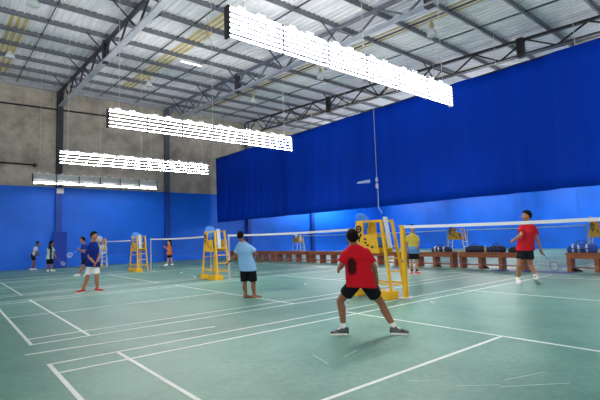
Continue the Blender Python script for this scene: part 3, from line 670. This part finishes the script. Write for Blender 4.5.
# -- light blue shirt man, seen from behind
person('person in light blue shirt and black shorts standing barefoot with back turned', [(246, 298), (254.5, 298)], [(.7, .5), (.9, .3)],
       {'head': (240.5, 235, .0), 'neck': (242, 241.5, 0), 'pel': (247.5, 266, 0), 'shl': (238, 246.3, .02), 'shr': (250.3, 246.6, -.02), 'ell': (235, 257, .0), 'wrl': (229.5, 261.5, .12), 'elr': (257, 255, -.02), 'wrr': (259, 260.5, .18),
        'hipl': (244, 269, .02), 'hipr': (252, 269, -.02), 'knl': (244.8, 284, .02), 'knr': (253.5, 284, .0), 'hs': (.20,)},
       (.15, 1), SKIN2, cloth('light_blue_shirt_cloth', (132, 178, 222)), BLKC, (SKIN2, SKIN2), vox=.008, H=1.62, shortlen=.8, barefoot=True, bw=1.1, hem=.04)
# -- navy shirt boy with white shorts
_, P = person('person in navy polo shirt and white shorts holding a racket upright, facing right', [(82.5, 292.5), (97.5, 291.5)], [(-.35, -.9), (.95, -.35)],
       {'head': (94.3, 235, .0), 'neck': (93, 242, 0), 'pel': (93.2, 263, 0), 'shl': (90.2, 246, -.12), 'shr': (96.5, 246, .12), 'ell': (89, 257, -.14), 'wrl': (93.8, 262.5, -.22), 'elr': (99.3, 256, .05), 'wrr': (96.5, 262.5, -.15),
        'hipl': (91, 265, -.06), 'hipr': (95.5, 265, .06), 'knl': (87, 277.5, -.06), 'knr': (97, 277.5, .0), 'hs': (.225,), 'hface': (.95, -.25, -.08)},
       (.7, -.7), SKIN, cloth('navy_polo_cloth', (14, 38, 122)), WHTC, (SHRED, SOLEW), vox=.008, H=1.75, socks=None, shortlen=.72, sleeve=.75, hem=.05, curl=(1.1, 1.1))
d0 = P['wrl']; racket(at(96, 265.5, depth(P['wrl'])-.03), rt*.42+up*.9, -fw, 'racket with pale head held upright by the person in navy and white shorts', WHITE)
# -- dark navy player behind him
_, P = person('person in dark navy kit lunging left behind the navy shirted boy, racket low', [(78.5, 276), (88, 275.5)], [(-1, -.2), (-.5, -.6)],
       {'head': (82.3, 239.3, .0), 'neck': (84, 244, 0), 'pel': (85.5, 258, 0), 'shl': (82.6, 246.5, -.15), 'shr': (86.6, 246.5, .12), 'ell': (84.3, 252, -.2), 'wrl': (80.8, 250, -.22), 'elr': (88, 253, .1), 'wrr': (84.5, 252.5, -.05),
        'hipl': (84.5, 259.5, -.08), 'hipr': (86.5, 259.5, .08), 'knl': (82.5, 267, -.08), 'knr': (88, 267.5, .0), 'hs': (.225,)},
       (-.9, -.45), SKIN, pattern('navy_trim_shirt_cloth', (22, 40, 120), [(0, (20, 36, 110)), (.6, (20, 36, 110)), (.66, (120, 140, 190)), (.7, (24, 44, 130))]), cloth('dark_navy_shorts_cloth', (22, 26, 48)), (SHWHT, SOLEW), vox=.011, H=1.74, shortlen=.6)
racket(P['wrl']+(P['wrl']-P['ell']).normalized()*.07, -rt*.85-up*.52, fw, 'racket pointing down left from the lunging dark navy player', WHITE)
# -- far pair at the blue wall
person('leftmost person, in white and dark top, bending forward by the blue wall', [(31, 270.2), (34.3, 270.0)], [(.9, -.4), (.95, -.2)],
       {'head': (37.9, 243.4, .0), 'neck': (36.6, 246.7, 0), 'pel': (33, 255.8, 0), 'shl': (35.4, 248.2, .16), 'shr': (36, 248.4, -.16), 'ell': (37, 252.2, .2), 'wrl': (38.4, 254.6, .1), 'elr': (36.6, 252.4, -.2), 'wrr': (37.8, 255, -.15),
        'hipl': (33, 256.5, .08), 'hipr': (33, 256.5, -.08), 'knl': (35, 262, .08), 'knr': (34, 262, -.08), 'hs': (.24,)},
       (.95, -.25), SKIN2, pattern('white_and_dark_shirt_cloth', (200, 210, 225), [(0, (196, 208, 226)), (.42, (34, 44, 84)), (.62, (190, 204, 226))], 'Y'), BLKC, (SHWHT, SOLEW), vox=.012, H=1.7, shortlen=.65)
_, P = person('person in teal and black striped shirt by the padded column, racket low at right', [(47.5, 271.3), (52.3, 271.3)], [(.5, -.6), (.9, -.2)],
       {'head': (51.7, 243.0, .0), 'neck': (51, 246.7, 0), 'pel': (49.8, 257.5, 0), 'shl': (48.2, 248.4, .06), 'shr': (53, 248.4, -.06), 'ell': (47.6, 253.2, .12), 'wrl': (49.5, 256, .25), 'elr': (54.2, 253, -.06), 'wrr': (55.6, 256.6, -.12),
        'hipl': (48.6, 258.5, .03), 'hipr': (51.2, 258.5, -.03), 'knl': (48, 264.8, .02), 'knr': (51.8, 264.8, -.02), 'hs': (.24,)},
       (.7, .7), SKIN2, pattern('teal_striped_shirt_cloth', (120, 190, 180), [(0, (176, 205, 206)), (.42, (28, 40, 48)), (.68, (150, 196, 192))], 'X'), BLKC, (SHWHT, SOLEW), hair='long', vox=.012, H=1.66, shortlen=.85)
racket(P['wrr']+(P['wrr']-P['elr']).normalized()*.07, rt*.76-up*.62, fw, 'racket pointing down right beside the padded column', LBLUEP)
# -- orange
person('person in orange shirt with long black hair by the far blue wall, facing left', [(166.8, 265.6), (172.5, 265.2)], [(-.9, -.3), (-.2, -.8)],
       {'head': (169.4, 241.4, .0), 'neck': (169.5, 244.6, 0), 'pel': (169.7, 253.5, 0), 'shl': (168.4, 246, -.14), 'shr': (170.5, 246, .14), 'ell': (168.2, 250, -.2), 'wrl': (165.4, 247.5, -.2), 'elr': (170.5, 250.5, .18), 'wrr': (168, 252.5, .1),
        'hipl': (169.2, 254.3, -.08), 'hipr': (170.2, 254.3, .08), 'knl': (168, 259.8, -.06), 'knr': (171.4, 259.6, .06), 'hs': (.225,)},
       (-.95, -.1), SKIN3, cloth('orange_shirt_cloth', (214, 112, 44)), BLKC, (SHWHT, SOLEW), hair='long', vox=.012, H=1.58, shortlen=.6)
# -- yellow, facing us
person('person in yellow and blue shirt and black shorts standing across the net, facing the camera', [(412, 274), (417, 274)], [(-.3, -1), (.2, -1)],
       {'head': (412.3, 227.5, .0), 'neck': (412.3, 233.5, 0), 'pel': (413.6, 251, 0), 'shr': (417, 236.5, 0), 'shl': (407.8, 236.5, 0), 'elr': (418.6, 243.5, .02), 'wrr': (417.5, 248, -.16), 'ell': (406.3, 244.5, .02), 'wrl': (406.6, 252.5, -.05),
        'hipr': (416, 253, 0), 'hipl': (411, 253, 0), 'knr': (417, 262.8, -.02), 'knl': (411.6, 262.8, -.02), 'hs': (.24,)},
       (0, -1), SKIN3, pattern('yellow_and_blue_shirt_cloth', (230, 205, 80), [(0, (96, 150, 214)), (.3, (120, 180, 220)), (.42, (232, 206, 84))]), BLKC, (SHPINK, SOLEW), vox=.01, H=1.66, shortlen=.62, socks=cloth('dark_sock', (60, 50, 52)))
# -- walking red shirted player at right
_, P = person('person in red shirt and black shorts walking away at right, racket hanging low', [(518.5, 283.5), (536.5, 284.0)], [(-.25, -.7), (.6, .5)],
       {'head': (526.3, 214.8, .0), 'neck': (527.3, 222.5, 0), 'pel': (525.5, 247, 0), 'shl': (521.2, 227, .08), 'shr': (533.8, 227, -.06), 'ell': (521, 235.5, -.16), 'wrl': (514.2, 240, .05), 'elr': (537.5, 239.5, -.1), 'wrr': (540.6, 249, -.12),
        'hipl': (522, 250.5, .03), 'hipr': (529, 250.5, -.03), 'knl': (518.8, 265, -.02), 'knr': (530.5, 264.5, .0), 'hs': (.25,), 'hface': (-.97, .1, .05)},
       (-.35, .94), SKIN, RED, BLKC, (SHWHT, SOLEW), vox=.0085, H=1.9, socks=SOCK, shortlen=.6, lift=(0, .12), hem=.03, bw=1.0)
racket(P['wrr']+(P['wrr']-P['elr']).normalized()*.08, rt*.66-up*.74, fw, 'racket hanging from the right hand of the walking red shirted player', DSTEEL)
